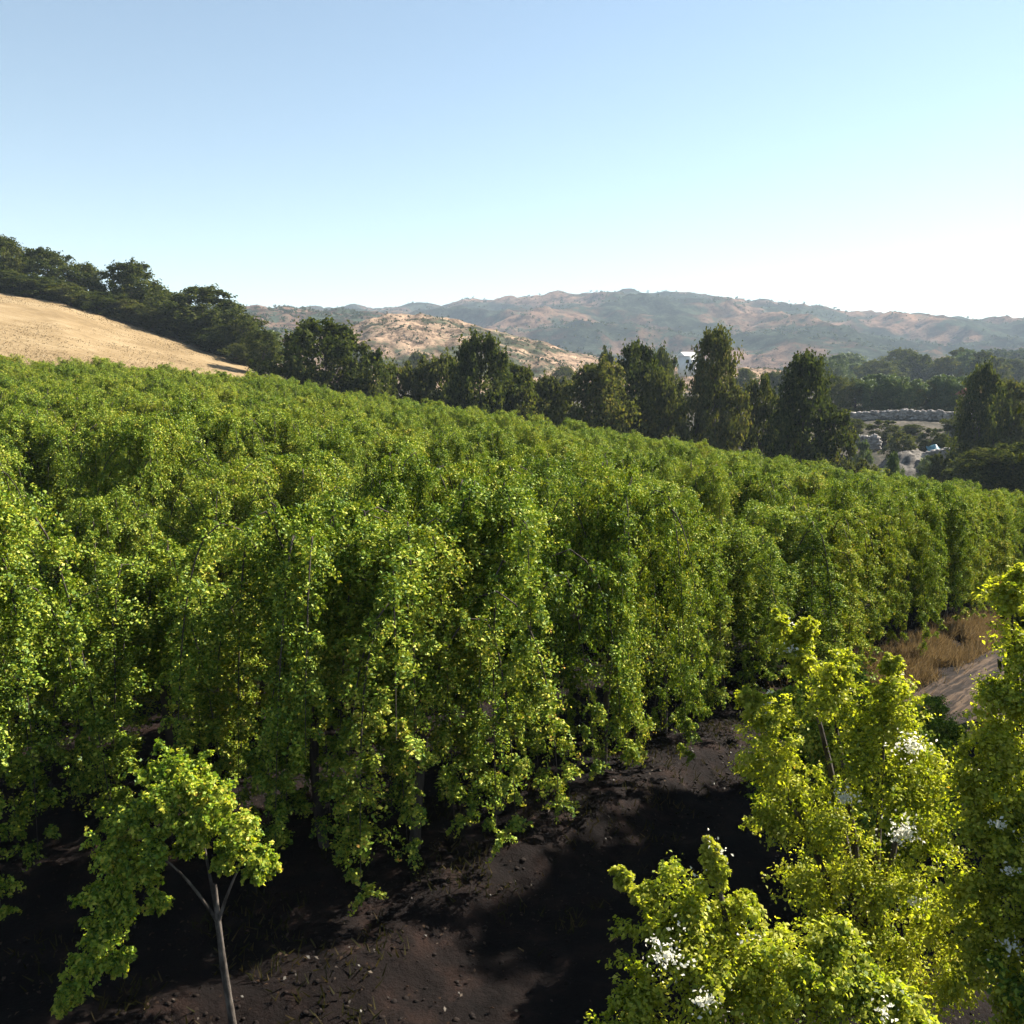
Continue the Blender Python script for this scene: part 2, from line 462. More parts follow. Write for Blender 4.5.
def leaves(P, size, g, up=0.5, aspect=0.62, out=None):
    """one folded diamond leaf per point: (verts, faces)"""
    n = len(P)
    N = g.normal(size=(n, 3)); N[:, 2] = np.abs(N[:, 2]) * 0.7 + up
    if out is not None: N += out * 0.7
    N = unit(N)
    T = g.normal(size=(n, 3)); T[:, 2] -= 0.35
    T = unit(T - N * np.sum(T * N, 1, keepdims=True))
    B = np.cross(N, T)
    s = (size * g.uniform(0.5, 1.45, n))[:, None]
    w = s * aspect
    v = np.empty((n, 4, 3))
    v[:, 0] = P - T * s * 0.5
    v[:, 1] = P + B * w * 0.5 + N * s * 0.14
    v[:, 2] = P + T * s * 0.5 - N * s * 0.06
    v[:, 3] = P - B * w * 0.5 + N * s * 0.14
    f = np.arange(n * 4).reshape(n, 4)
    return v.reshape(-1, 3), f

def sprigs(lobes, n_sprig, n_leaf, g, droop=0.25, inner=0.25, jit=0.10, flat=0.8, up=0.15):
    """leaf points on shoots that start inside each lobe and stick out of it: lobes (m,4) x y z radius"""
    L = np.asarray(lobes, float); m = len(L)
    c = np.repeat(L[:, :3], n_sprig, 0); r = np.repeat(L[:, 3], n_sprig)[:, None]
    d = g.normal(size=(m * n_sprig, 3)); d[:, 2] += up; d = unit(d)
    ln = g.uniform(0.45, 1.45, (m * n_sprig, 1)) ** 0.9
    e = d * r * ln; e[:, 2] *= flat
    t = g.uniform(inner, 1.0, (m * n_sprig, n_leaf, 1)) ** 0.75
    P = c[:, None] + e[:, None] * t
    P[..., 2:] -= droop * r[:, None] * t ** 2.2
    P += g.normal(size=P.shape) * (jit * r[:, None])
    sprigs.tip = (np.clip(t[..., 0] * ln - 0.62, 0, 0.8) / 0.8 * 1.25 - 0.2).reshape(-1)
    O = np.repeat(d[:, None], n_leaf, 1)
    return P.reshape(-1, 3), O.reshape(-1, 3)

def tube(path, radii, seg=7, g=None, wob=0.0):
    path = np.asarray(path, float); n = len(path)
    T = unit(np.gradient(path, axis=0))
    ref = np.array([0.31, 0.95, 0.05]); vs = []
    for i in range(n):
        a = unit(np.cross(T[i], ref)); b = np.cross(T[i], a)
        for k in range(seg):
            ph = 2 * math.pi * k / seg
            rr = radii[i] * (1 + (g.normal() * wob if g is not None else 0))
            vs.append(path[i] + (a * math.cos(ph) + b * math.sin(ph)) * rr)
    fs = []
    for i in range(n - 1):
        for k in range(seg):
            k2 = (k + 1) % seg
            fs.append((i * seg + k, i * seg + k2, (i + 1) * seg + k2, (i + 1) * seg + k))
    return np.array(vs), np.array(fs)

def bez(p0, p1, p2, n):
    t = np.linspace(0, 1, n)[:, None]
    return (1 - t) ** 2 * np.asarray(p0) + 2 * t * (1 - t) * np.asarray(p1) + t * t * np.asarray(p2)

def joined(parts):
    vs, fs, k = [], [], 0
    for v, f in parts:
        vs.append(v); fs.append(np.asarray(f) + k); k += len(v)
    return np.concatenate(vs), np.concatenate(fs)

def wood(base, top, r0, limbs, g, lean=0.15, seg=8):
    """tapered trunk from base to top with limbs bending to the given ends"""
    base = np.asarray(base, float); top = np.asarray(top, float)
    mid = (base + top) / 2 + g.normal(size=3) * np.array([lean, lean, 0])
    n = 9
    pth = bez(base - np.array([0, 0, 0.25]), mid, top, n)
    rad = np.interp(np.linspace(0, 1, n), [0, 0.12, 1], [r0 * 1.35, r0, r0 * 0.62])
    parts = [tube(pth, rad, seg, g, 0.07)]
    for e in limbs:
        e = np.asarray(e, float)
        s = pth[-1] * 0.75 + pth[-3] * 0.25 if g.random() < 0.6 else pth[-3]
        m_ = (s + e) / 2; m_[2] += 0.18 * np.linalg.norm(e - s)
        L = bez(s, m_, e, 8)
        parts.append(tube(L, np.linspace(r0 * 0.5, r0 * 0.10, 8), 6, g, 0.05))
    return joined(parts)

# ------------------------------------------------------------------ vine trees of the field
def vine_parts(seed, n_leaf=44):
    """a vine trained along its row (local x): flat crown, long hanging curtains on the flanks"""
    g = np.random.default_rng(seed)
    head = np.array([g.normal() * 0.12, g.normal() * 0.12, 2.5])
    lobes, ends = [], []
    n_c = 28
    turn = g.random()
    for k in range(n_c):
        outer = k % 2 == 0
        a = 2 * math.pi * (k + g.uniform(-0.5, 0.5)) / n_c * 2.0
        if outer: a = 2 * math.pi * ((k // 2) % 5 + turn + g.uniform(-0.17, 0.17)) / 5   # shoots hang together in ragged columns
        rad = g.uniform(0.75, 1.3) if outer else g.uniform(0.25, 0.7)
        zt = g.uniform(4.8, 5.6) if not outer else g.uniform(4.0, 5.3)
        zl = g.choice([g.uniform(0.3, 1.1), g.uniform(0.8, 2.0), g.uniform(1.8, 3.3)]) if outer else (g.uniform(0.6, 1.8) if k % 4 == 1 else g.uniform(2.8, 4.2))
        ex = np.array([math.cos(a) * rad * 1.75, math.sin(a) * rad * 1.5])
        p1 = np.array([ex[0] * 0.85, ex[1] * 0.85, 2 * zt - 0.5 * (head[2] + zl)])
        p2 = np.array([ex[0], ex[1], zl])
        fine = bez(head, p1, p2, 60)
        fine[:, :2] += np.sin(np.linspace(0, 5, 60) + g.uniform(0, 6))[:, None] * g.normal(size=2) * 0.10
        arc = np.concatenate([[0], np.cumsum(np.linalg.norm(np.diff(fine, axis=0), axis=1))])
        n = max(6, int(arc[-1] / 0.30))
        path = np.column_stack([np.interp(np.linspace(0, arc[-1], n), arc, fine[:, j]) for j in range(3)])
        ends.append(path)
        for i in range(2, n):
            t = i / (n - 1)
            q = path[i] + g.normal(size=3) * 0.08
            lobes.append((*q, g.uniform(0.16, 0.44) * (1.0 if t < 0.7 else 1.0 - 1.3 * (t - 0.7))))
    P, O = sprigs(lobes, 7, n_leaf, g, droop=0.7, inner=0.15, jit=0.12)
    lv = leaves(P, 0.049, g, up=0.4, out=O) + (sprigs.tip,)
    w = wood((0, 0, 0), head, 0.085, [], g, 0.12, 7)
    w = joined([w] + [tube(p, np.linspace(0.020, 0.004, len(p)), 5, g, 0.05) for p in ends])
    return lv, w

VARIANTS = 7
protos = []
for s in range(VARIANTS):
    lv, w = vine_parts(100 + s)
    protos.append((lv, w))

spots = []                                  # (row, along, x, y, dist)
for row in range(0, 40):
    for k in range(-60, 60):
        q = ROW_A + ROW_N * (row * 4.3 + 0.7) + ROW_D * (k * 2.75 + (row % 2) * 1.3)
        j = rng.normal(size=2) * 0.22
        x, y = q + j
        if field_inside(x, y) < 0.75: continue
        if row > 0 and field_inside(x, y) > 3.5 and math.hypot(x, y) < 45 and rng.random() < 0.17: continue
        r = math.hypot(x, y)
        th = math.atan2(x, y)
        if math.hypot(x + 3.3, y - 9.9) < 2.7 or (r < 10.5 and x > -5): continue
        if r > np.interp(th, _th, _rc) + 2: continue
        pr = project((x, y, gz(x, y) + 2.8))
        if pr is None: continue
        slack = 3.4 * F / max(r, 1)
        if pr[0] < -slack or pr[0] > 1024 + slack or pr[1] > 1024 + slack: continue
        spots.append((row, k, x, y, r))
near_n = 300
order = sorted(spots, key=lambda s: s[4])
near_set = set(id(s) for s in order[:near_n])
ORD = ['first', 'second', 'third', 'fourth', 'fifth', 'sixth', 'seventh', 'eighth', 'ninth', 'tenth', 'eleventh', 'twelfth', 'thirteenth', 'fourteenth', 'fifteenth',
       'sixteenth', 'seventeenth', 'eighteenth', 'nineteenth', 'twentieth', 'twenty-first', 'twenty-second', 'twenty-third', 'twenty-fourth', 'twenty-fifth', 'twenty-sixth', 'twenty-seventh', 'twenty-eighth', 'twenty-ninth', 'thirtieth']
GROUP_V = 'vine trees planted in rows across the slope'
made = {}
by_row = {}
for s in spots:
    if id(s) in near_set: by_row.setdefault(s[0], []).append(s)
nn = 0
for row in sorted(by_row):
    line = sorted(by_row[row], key=lambda s: s[1])
    for i, s in enumerate(line):
        _, k, x, y, r = s
        v = int(rng.integers(VARIANTS))
        rot = math.atan2(ROW_D[1], ROW_D[0]) + rng.integers(2) * math.pi + rng.normal() * 0.22
        sc_ = rng.uniform(0.86, 1.15); sz = rng.uniform(0.78, 1.10) if r < 28 else rng.uniform(0.96, 1.03)
        where = 'row along the dirt track' if row == 0 else 'row back from the dirt track'
        if row == 0:
            label = f'drooping green vine tree edging the dirt track, {ORD[i]} along from the lit bank'
        else:
            label = f'leafy vine tree {ORD[i]} along the {ORD[row]} {where}'
        loc = (x, y, gz(x, y) - 0.03)
        if v not in made:
            root = thing('vine_tree', label, 'vine tree', loc, rot, GROUP_V)
            root.scale = (sc_, sc_, sz)
            (lv, lf, lt), (wv, wf) = protos[v]
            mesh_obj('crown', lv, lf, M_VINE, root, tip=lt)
            mesh_obj('trunk', wv, wf, M_DARKBARK, root, smooth=True)
            made[v] = root
        else:
            dup(made[v], loc, rot, (sc_, sc_, sz), label, GROUP_V)
        nn += 1
for x, y, sc_, label in [(-2.9, 13.4, 1.02, 'drooping vine tree right behind the young tree with the bare grey trunk'),
                         (-7.6, 11.6, 1.05, 'tall vine tree at the left frame edge behind the lowest hanging curtain')]:
    dup(made[int(rng.integers(VARIANTS))], (x, y, gz(x, y) - 0.03), math.atan2(ROW_D[1], ROW_D[0]) + rng.normal() * 0.4, (sc_, sc_, sc_), label, GROUP_V)
# vines past the 300 nearest, up to the crest: one mass of foliage
far_pts, far_out, far_tip = [], [], []
g = np.random.default_rng(5)
n_far = 0
for s in spots:
    if id(s) in near_set: continue
    _, k, x, y, r = s
    z = gz(x, y); n_far += 1
    lob = []
    for a in range(20):
        la, wa = g.uniform(-1.6, 1.6), g.uniform(-1.6, 1.6)
        lob.append((x + ROW_D[0] * la + ROW_N[0] * wa, y + ROW_D[1] * la + ROW_N[1] * wa, z + (g.uniform(4.4, 5.2) if a < 11 else g.uniform(3.0, 4.4)), g.uniform(0.45, 0.65)))
    P, O = sprigs(lob, 14, 14, g, droop=0.3, inner=0.2, jit=0.14)
    far_pts.append(P); far_out.append(O); far_tip.append(sprigs.tip)
if far_pts:
    P = np.concatenate(far_pts); O = np.concatenate(far_out)
    fv, ff_ = leaves(P, 0.13, g, up=0.5, out=O)
    o = mesh_obj('distant_vines', fv, ff_, M_VINE, tip=np.concatenate(far_tip)); o['kind'] = 'stuff'
    o['label'] = 'far vine canopy running up to the crest of the slope'; o['category'] = 'vines'
print('VINES', nn, 'far', n_far)

# ------------------------------------------------------------------ the young tree with the bare grey trunk
def lobed_tree(name, label, cat, base, lobes, trunk_top, r0, limbs, mat, leaf, n_sprig, n_leaf, seed, droop=0.35, bark=None, pale=None, trunk_mid_lean=0.12, jit=0.11, up=0.45):
    g = np.random.default_rng(seed)
    b = np.asarray(base, float)
    root = thing(name, label, cat, b)
    L = np.array(lobes, float); L[:, :3] -= b
    sat = np.repeat(L, 4, 0); off = unit(g.normal(size=(len(sat), 3)) + np.array([0, 0, 0.3]))
    sat[:, :3] += off * sat[:, 3:] * g.uniform(0.6, 1.05, (len(sat), 1)); sat[:, 3] *= g.uniform(0.3, 0.55, len(sat))
    core = L.copy(); core[:, 3] *= 0.8
    P, O = sprigs(core, n_sprig, n_leaf, g, droop=droop, inner=0.15, jit=jit)
    t1 = sprigs.tip
    P2, O2 = sprigs(sat, max(6, n_sprig // 6), n_leaf // 2, g, droop=droop * 0.5, inner=0.1, jit=jit * 1.3)
    P = np.concatenate([P, P2]); O = np.concatenate([O, O2])
    sd = np.array(sdir)
    v, f = leaves(P, leaf, g, up=up, out=O)
    mesh_obj('crown', v, f, mat, root, tip=np.concatenate([t1, sprigs.tip]))
    w = wood((0, 0, 0), np.asarray(trunk_top, float) - b, r0, [np.asarray(e, float) - b for e in limbs], g, trunk_mid_lean, 9)
    mesh_obj('trunk', w[0], w[1], bark or M_BARK, root, smooth=True)
    if pale is not None:  # white sprays imitate blown-out highlights, some set towards the sun
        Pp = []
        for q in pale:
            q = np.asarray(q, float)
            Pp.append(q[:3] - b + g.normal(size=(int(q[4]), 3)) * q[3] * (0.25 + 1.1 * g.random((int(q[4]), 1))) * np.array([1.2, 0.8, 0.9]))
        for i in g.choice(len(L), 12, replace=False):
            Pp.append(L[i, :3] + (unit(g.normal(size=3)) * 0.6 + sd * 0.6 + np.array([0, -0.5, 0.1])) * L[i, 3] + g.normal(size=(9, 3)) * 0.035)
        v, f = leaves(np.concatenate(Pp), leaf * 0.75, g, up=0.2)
        o = mesh_obj('highlight_leaves', v, f, M_HIGHLIGHT, root)
        o['label'] = 'white leaf sprays painted in as overexposed highlights'
    return root

def pxl(lst, extra=0.0):
    """lobes measured as (u, v, distance, radius)"""
    return [(*at(u, v, R), r) for u, v, R, r in lst]

by = 10.2
bx = at(236, 1016, by)
base = (bx[0], bx[1], gz(bx[0], bx[1]))
DY = math.hypot(bx[0], bx[1])
arch = [(190, 790, DY, .30), (160, 795, DY, .26), (215, 800, DY - .1, .28), (238, 822, DY - .2, .26), (250, 850, DY - .2, .22), (135, 815, DY + .1, .28), (115, 850, DY + .1, .30),
        (105, 890, DY, .27), (104, 932, DY, .26), (88, 965, DY - .1, .22), (125, 905, DY - .1, .22), (70, 990, DY - .1, .16), (60, 1005, DY - .1, .10), (150, 850, DY - .2, .2), (160, 900, DY - .2, .14),
        (165, 770, DY + .3, .28), (195, 770, DY + .3, .25), (230, 845, DY + .1, .22), (140, 870, DY, .25), (270, 865, DY, .13), (200, 830, DY - .1, .2), (188, 845, DY, .18), (222, 862, DY, .14), (175, 825, DY - .15, .2), (258, 868, DY - .2, .15), (205, 812, DY - .25, .2), (120, 960, DY, .16)]
L = pxl(arch)
lobed_tree('young_tree', 'young arching tree with a bare grey trunk on the dark soil', 'tree', base, L,
           at(214, 884, DY), 0.046, [L[0][:3], L[4][:3], L[13][:3]], M_YOUNG, 0.046, 46, 40, 77, droop=0.4, trunk_mid_lean=0.04)

# ------------------------------------------------------------------ the sunlit trees at the lower right
def near_base(u, v, R):
    q = at(u, v, R); return (q[0], q[1], gz(q[0], q[1]))
lobA = [(690, 915, 6.3, .34), (660, 930, 6.2, .26), (640, 1000, 6.0, .26), (720, 930, 6.3, .30), (700, 980, 6.0, .40), (765, 960, 6.1, .34), (810, 975, 6.0, .36), (850, 990, 6.0, .32),
        (890, 1000, 6.0, .24), (760, 1010, 5.9, .40), (630, 1040, 5.9, .30), (920, 1030, 6.0, .22), (720, 884, 6.4, .06), (717, 872, 6.4, .08), (714, 860, 6.4, .085), (711, 849, 6.4, .06), (708, 840, 6.4, .03), (625, 880, 6.5, .09), (645, 895, 6.4, .12),
        (680, 1060, 5.9, .42), (800, 1070, 5.9, .45), (880, 1060, 6.0, .36), (740, 905, 6.4, .12), (830, 945, 6.1, .2)]
L = pxl(lobA)
bA = near_base(755, 1210, 6.2)
lobed_tree('foreground_tree', 'bright yellow-green tree at the bottom edge with a detached upright spray', 'tree', bA, L,
           at(745, 1080, 6.2), 0.09, [l[:3] for l in L[:9]] + [L[12][:3], L[14][:3]], M_NEAR, 0.036, 44, 44, 31, droop=0.15,
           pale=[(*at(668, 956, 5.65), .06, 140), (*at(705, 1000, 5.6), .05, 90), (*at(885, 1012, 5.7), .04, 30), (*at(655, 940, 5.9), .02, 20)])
lobB = [(770, 720, 9.0, .33), (765, 760, 8.9, .36), (790, 790, 8.9, .40), (775, 820, 8.9, .30), (830, 700, 9.0, .36), (840, 670, 9.1, .22), (890, 690, 9.2, .28), (885, 720, 9.1, .36), (860, 760, 8.9, .42),
        (915, 755, 9.1, .40), (905, 800, 8.8, .42), (930, 835, 8.8, .40), (830, 830, 8.9, .45), (810, 880, 9.0, .42), (860, 880, 8.9, .46), (900, 890, 8.8, .45), (830, 930, 9.0, .42), (880, 940, 9.0, .45),
        (940, 920, 8.9, .45), (890, 665, 9.2, .12), (795, 640, 9.4, .22), (780, 622, 9.4, .12), (808, 625, 9.4, .12), (800, 665, 9.3, .16), (752, 700, 9.0, .16), (900, 980, 9.0, .45), (950, 980, 9.0, .45), (850, 985, 9.1, .4)]
KB = 1.13
lobB = [(u, v, R * KB, q * KB) for u, v, R, q in lobB]
L = pxl(lobB)
bB = near_base(870, 1090, 9.2 * KB)
lobed_tree('foreground_tree', 'tall yellow-green tree with white patches beside the dark track', 'tree', bB, L,
           at(870, 980, 9.2 * KB), 0.11, [L[i][:3] for i in (1, 4, 7, 9, 10, 12, 20)], M_NEAR, 0.044, 38, 42, 32, droop=0.22,
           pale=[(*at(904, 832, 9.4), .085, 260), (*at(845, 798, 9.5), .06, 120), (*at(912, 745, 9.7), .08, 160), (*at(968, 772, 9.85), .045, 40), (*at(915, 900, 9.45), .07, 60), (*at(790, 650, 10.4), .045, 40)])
lobC = [(1010, 600, 10.2, .30), (1025, 640, 10.1, .40), (1000, 690, 9.9, .34), (1030, 700, 9.8, .45), (998, 735, 9.8, .36), (1010, 760, 9.6, .45), (970, 790, 9.6, .36), (1030, 800, 9.5, .45), (990, 830, 9.5, .45),
        (1020, 870, 9.4, .45), (975, 890, 9.5, .42), (1030, 930, 9.3, .45), (985, 950, 9.4, .42), (1020, 990, 9.3, .4), (1060, 660, 10, .5), (1070, 760, 9.8, .5), (1070, 860, 9.6, .5), (1020, 575, 10.3, .16), (1100, 700, 10, .5), (1110, 820, 9.8, .5)]
L = pxl(lobC)
bC = near_base(1035, 1080, 9.7)
lobed_tree('foreground_tree', 'tall sunlit tree at the right frame edge above the furrowed track', 'tree', bC, L,
           at(1030, 970, 9.7), 0.12, [L[i][:3] for i in (0, 3, 4, 6, 8, 10, 15)], M_NEAR, 0.044, 38, 42, 33, droop=0.22,
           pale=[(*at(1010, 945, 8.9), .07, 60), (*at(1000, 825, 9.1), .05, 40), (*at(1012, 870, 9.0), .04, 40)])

# ------------------------------------------------------------------ the hedge of trees that goes on behind them, across the track
def hedge_tree(label, x, y, h, seed, like=None):
    z = gz(x, y)
    if like is not None:
        return dup(like, (x, y, z), seed * 1.3, (h / like['built'], h / like['built'], h / like['built']), label, None)
    g_ = np.random.default_rng(seed)
    lob = []
    for k in range(46):
        a = g_.uniform(0, 6.283); hh = g_.uniform(0, 1); q = 1.5 * math.sin(math.pi * (0.18 + 0.74 * hh)) ** 0.7 * math.sqrt(g_.uniform(0.1, 1))
        lob.append((x + math.cos(a) * q, y + math.sin(a) * q, z + 0.9 + hh * 3.9, g_.uniform(0.34, 0.58)))
    k_ = h / 5
    lob = [(x + (a - x) * k_, y + (b - y) * k_, z + (c - z) * k_, q * k_) for a, b, c, q in lob]
    t_ = lobed_tree('hedge_tree', label, 'tree', (x, y, z), lob, (x + 0.1, y, z + 2.6 * k_), 0.10, [l[:3] for l in lob[::5]], M_VINE, 0.055, 36, 30, seed, droop=0.3)
    t_['built'] = h
    return t_
h0 = hedge_tree('green tree behind the tall tree with white patches, across the track', 4.7, 12.4, 4.0, 41)
hedge_tree('lower green tree beside the furrowed track behind the right frame edge tree', 5.7, 13.5, 3.1, 2, h0)
hedge_tree('smallest bushy tree where the furrowed track meets the right foreground trees', 7.4, 15.5, 2.7, 6, h0)
hedge_tree('leafy tree at the bottom right corner behind the bright tree', 5.6, 8.2, 4.2, 4, h0)

# ------------------------------------------------------------------ trees beyond the crest
def tree_mesh(seed, shape, n_lobe, leaf, n_sprig=12, n_leaf=16):
    """unit tree 1 high; shape 'round', 'tall' or 'cone'; half width about 0.5 before scaling"""
    g = np.random.default_rng(seed)
    lob = []
    for k in range(n_lobe):
        h = g.uniform(0, 1)
        if shape == 'cone': rad = 0.50 * (1 - h ** 1.7) ** 0.8 + 0.05
        elif shape == 'tall': rad = 0.46 * math.sin(math.pi * min(1, 0.16 + 0.80 * h)) ** 0.55 * (1 - 0.35 * h)
        else: rad = 0.46 * math.sin(math.pi * (0.10 + 0.84 * h)) ** 0.6
        a = g.uniform(0, 2 * math.pi)
        q = rad * math.sqrt(g.uniform(0.15, 1)) * (1 + 0.24 * math.sin(3 * a + seed) + 0.18 * math.sin(9 * h + 2 * a + seed))
        z0 = 0.06 if shape != 'round' else 0.12
        lob.append((math.cos(a) * q, math.sin(a) * q, z0 + h * (0.94 - z0), g.uniform(0.085, 0.165) * (0.7 if h > 0.85 else 1)))
    P, O = sprigs(lob, n_sprig, n_leaf, g, droop=0.12, inner=0.2, jit=0.16, flat=0.75)
    lv = leaves(P, leaf, g, up=0.3, aspect=0.8, out=O)
    ends = [l[:3] for l in lob[::max(1, n_lobe // 10)]]
    w = wood((0, 0, 0), (0.01, 0.0, 0.42 if shape == 'round' else 0.7), 0.024, ends, g, 0.02, 7)
    return lv, w

TREES = {}
for i, (sh, nl, lf) in enumerate([('round', 100, .030), ('round', 120, .028), ('round', 85, .032), ('tall', 120, .026), ('tall', 130, .026), ('cone', 120, .028), ('cone', 120, .026), ('round', 60, .036)]):
    TREES[i] = tree_mesh(300 + i, sh, nl, lf)
MESHES = {}
def bg_tree(name, label, u, vtop, R, wpx, var, mat, group=None, cat='tree', sink=0.0, vbase=None):
    p = at(u, vtop, R)
    z = gz(p[0], p[1]) - sink
    if vbase is not None: z = at(u, vbase, R)[2]
    h = p[2] - z
    w = wpx / F * R * (1.25 if R < 130 else 1.1)
    root = thing(name, label, cat, (p[0], p[1], z), random.uniform(0, 6.28), group)
    root.scale = (w, w, h)
    key = (var, mat.name)
    (lv, lf), (wv, wf) = TREES[var]
    if key not in MESHES:
        c = mesh_obj('crown', lv, lf, mat, root)
        t = mesh_obj('trunk', wv, wf, M_DARKBARK, root, smooth=True)
        MESHES[key] = (c, t)
    else:
        for src in MESHES[key]:
            c = src.copy(); C.objects.link(c); c.parent = root
    return root

for lab, x, y, h, w, var in [('tall unseen eucalyptus added past the right frame edge to shade the track', 15.05, 21.2, 15.5, 5.4, 3),
                             ('third unseen eucalyptus added for shade past the right frame edge, farthest from the camera', 15.9, 23.6, 14.0, 3.6, 3),
                             ('second unseen eucalyptus added for shade nearer the camera past the right frame edge', 15.2, 18.9, 14.5, 5.2, 4)]:
    root = thing('eucalyptus_tree', lab, 'tree', (x, y, gz(x, y)), x)  # unseen tree, added outside the frame only to cast shade on the track
    root.scale = (w, w, h)
    (lv, lf), (wv, wf) = TREES[var]
    mesh_obj('crown', lv, lf, M_OLIVE, root); mesh_obj('trunk', wv, wf, M_DARKBARK, root, smooth=True)
G1 = 'dark trees along the top of the straw slope'
for lab, u, vt, R, w, var, m_ in [
    ('tall dark tree cut by the left frame edge above the straw slope', 2, 233, 178, 52, 3, M_OAK),
    ('rounded dark tree second from the left frame edge above the straw slope', 46, 247, 180, 52, 0, M_OAK),
    ('narrow dark tree between the second tree and the spreading crown', 84, 262, 182, 42, 4, M_OAK),
    ('spreading dark tree with an open rounded crown on the straw slope top', 130, 261, 178, 62, 1, M_OAK),
    ('low bushy tree tucked right of the spreading crown', 158, 285, 184, 44, 2, M_OLIVE),
    ('broad dome-shaped dark tree standing alone over the lower straw slope', 202, 286, 170, 78, 1, M_OAK),
    ('smaller dark tree leaning downhill right of the dome-shaped tree', 236, 312, 160, 46, 2, M_OAK),
    ('low yellowish tree at the narrow tip of the straw slope', 270, 330, 172, 34, 7, M_LIGHT),
    ('dark low tree just above the tip of the straw slope', 262, 328, 140, 40, 0, M_OAK)]:
    bg_tree('oak_tree', lab, u, vt, R, w, var, m_, G1)
G2 = 'dark shrubs under the trees of the straw slope'
shr = [(12, 270, 174, 50), (40, 276, 173, 46), (70, 284, 172, 50), (100, 292, 172, 52), (125, 300, 171, 44), (150, 308, 170, 48), (176, 316, 168, 46), (200, 324, 165, 44), (222, 333, 160, 42), (244, 342, 152, 40), (190, 305, 175, 46), (168, 300, 178, 40), (228, 322, 165, 40)]
names_s = ['under the tree at the left frame edge', 'between the first two trees', 'below the narrow dark tree', 'left of the spreading crown', 'under the spreading crown', 'right of the spreading crown',
           'left below the dome-shaped tree', 'under the dome-shaped tree', 'right below the dome-shaped tree', 'nearest the tip of the straw slope', 'behind the dome-shaped tree trunk', 'between spreading crown and dome-shaped tree', 'in front of the downhill leaning tree']
for (u, vt, R, w), nm in zip(shr, names_s):
    bg_tree('shrub', 'dark rounded shrub on the straw slope edge ' + nm, u, vt, R, w, random.choice([0, 2, 7]), random.choice([M_OAK, M_OAK, M_OLIVE]), G2, 'shrub')

G3 = 'dark trees behind the crest of the vine slope'
for nm, lab, u, vt, R, w, var, m_ in [
    ('oak_tree', 'dark round tree standing alone right of the straw slope tip', 322, 318, 108, 92, 1, M_OAK),
    ('oak_tree', 'low dark tree beside the lone round tree', 368, 348, 108, 52, 2, M_OAK),
    ('oak_tree', 'small olive tree behind the crest below the tan hill', 398, 362, 112, 46, 7, M_OLIVE),
    ('oak_tree', 'spreading olive tree left of the ragged pointed tree', 438, 350, 112, 62, 0, M_OLIVE),
    ('oak_tree', 'ragged pointed dark tree in front of the tan hill', 480, 332, 104, 70, 1, M_OAK),
    ('oak_tree', 'low dark tree right of the ragged pointed tree', 520, 362, 108, 56, 2, M_OAK),
    ('oak_tree', 'low olive tree between ragged tree and rounded olive tree', 552, 372, 110, 48, 0, M_OLIVE),
    ('oak_tree', 'rounded olive green tree below the end of the tan hill', 600, 360, 104, 76, 1, M_OLIVE),
    ('oak_tree', 'slim dark tree just left of the tallest tree group', 638, 341, 112, 54, 1, M_OAK),
    ('oak_tree', 'brownish shorter tree at the left foot of the tallest tree', 664, 366, 108, 44, 0, M_OLIVE),
    ('eucalyptus_tree', 'tallest tree with a ragged upright crown beyond the vines', 716, 323, 106, 58, 4, M_OLIVE),
    ('oak_tree', 'shorter dark tree in the gap between the two tallest trees', 762, 372, 116, 40, 2, M_OAK),
    ('eucalyptus_tree', 'wide cone-shaped dark tree right of the tallest tree', 806, 348, 104, 68, 4, M_OAK),
    ('oak_tree', 'small dark bush at the right foot of the cone-shaped tree', 838, 410, 106, 30, 7, M_OLIVE),
    ('oak_tree', 'thin small tree silhouetted against the tan hill near the white house', 606, 347, 170, 24, 7, M_OAK),
    ('oak_tree', 'small round tree just left of the white house', 664, 343, 170, 34, 0, M_OAK)]:
    bg_tree(nm, lab, u, vt, R, w, var, m_, G3)

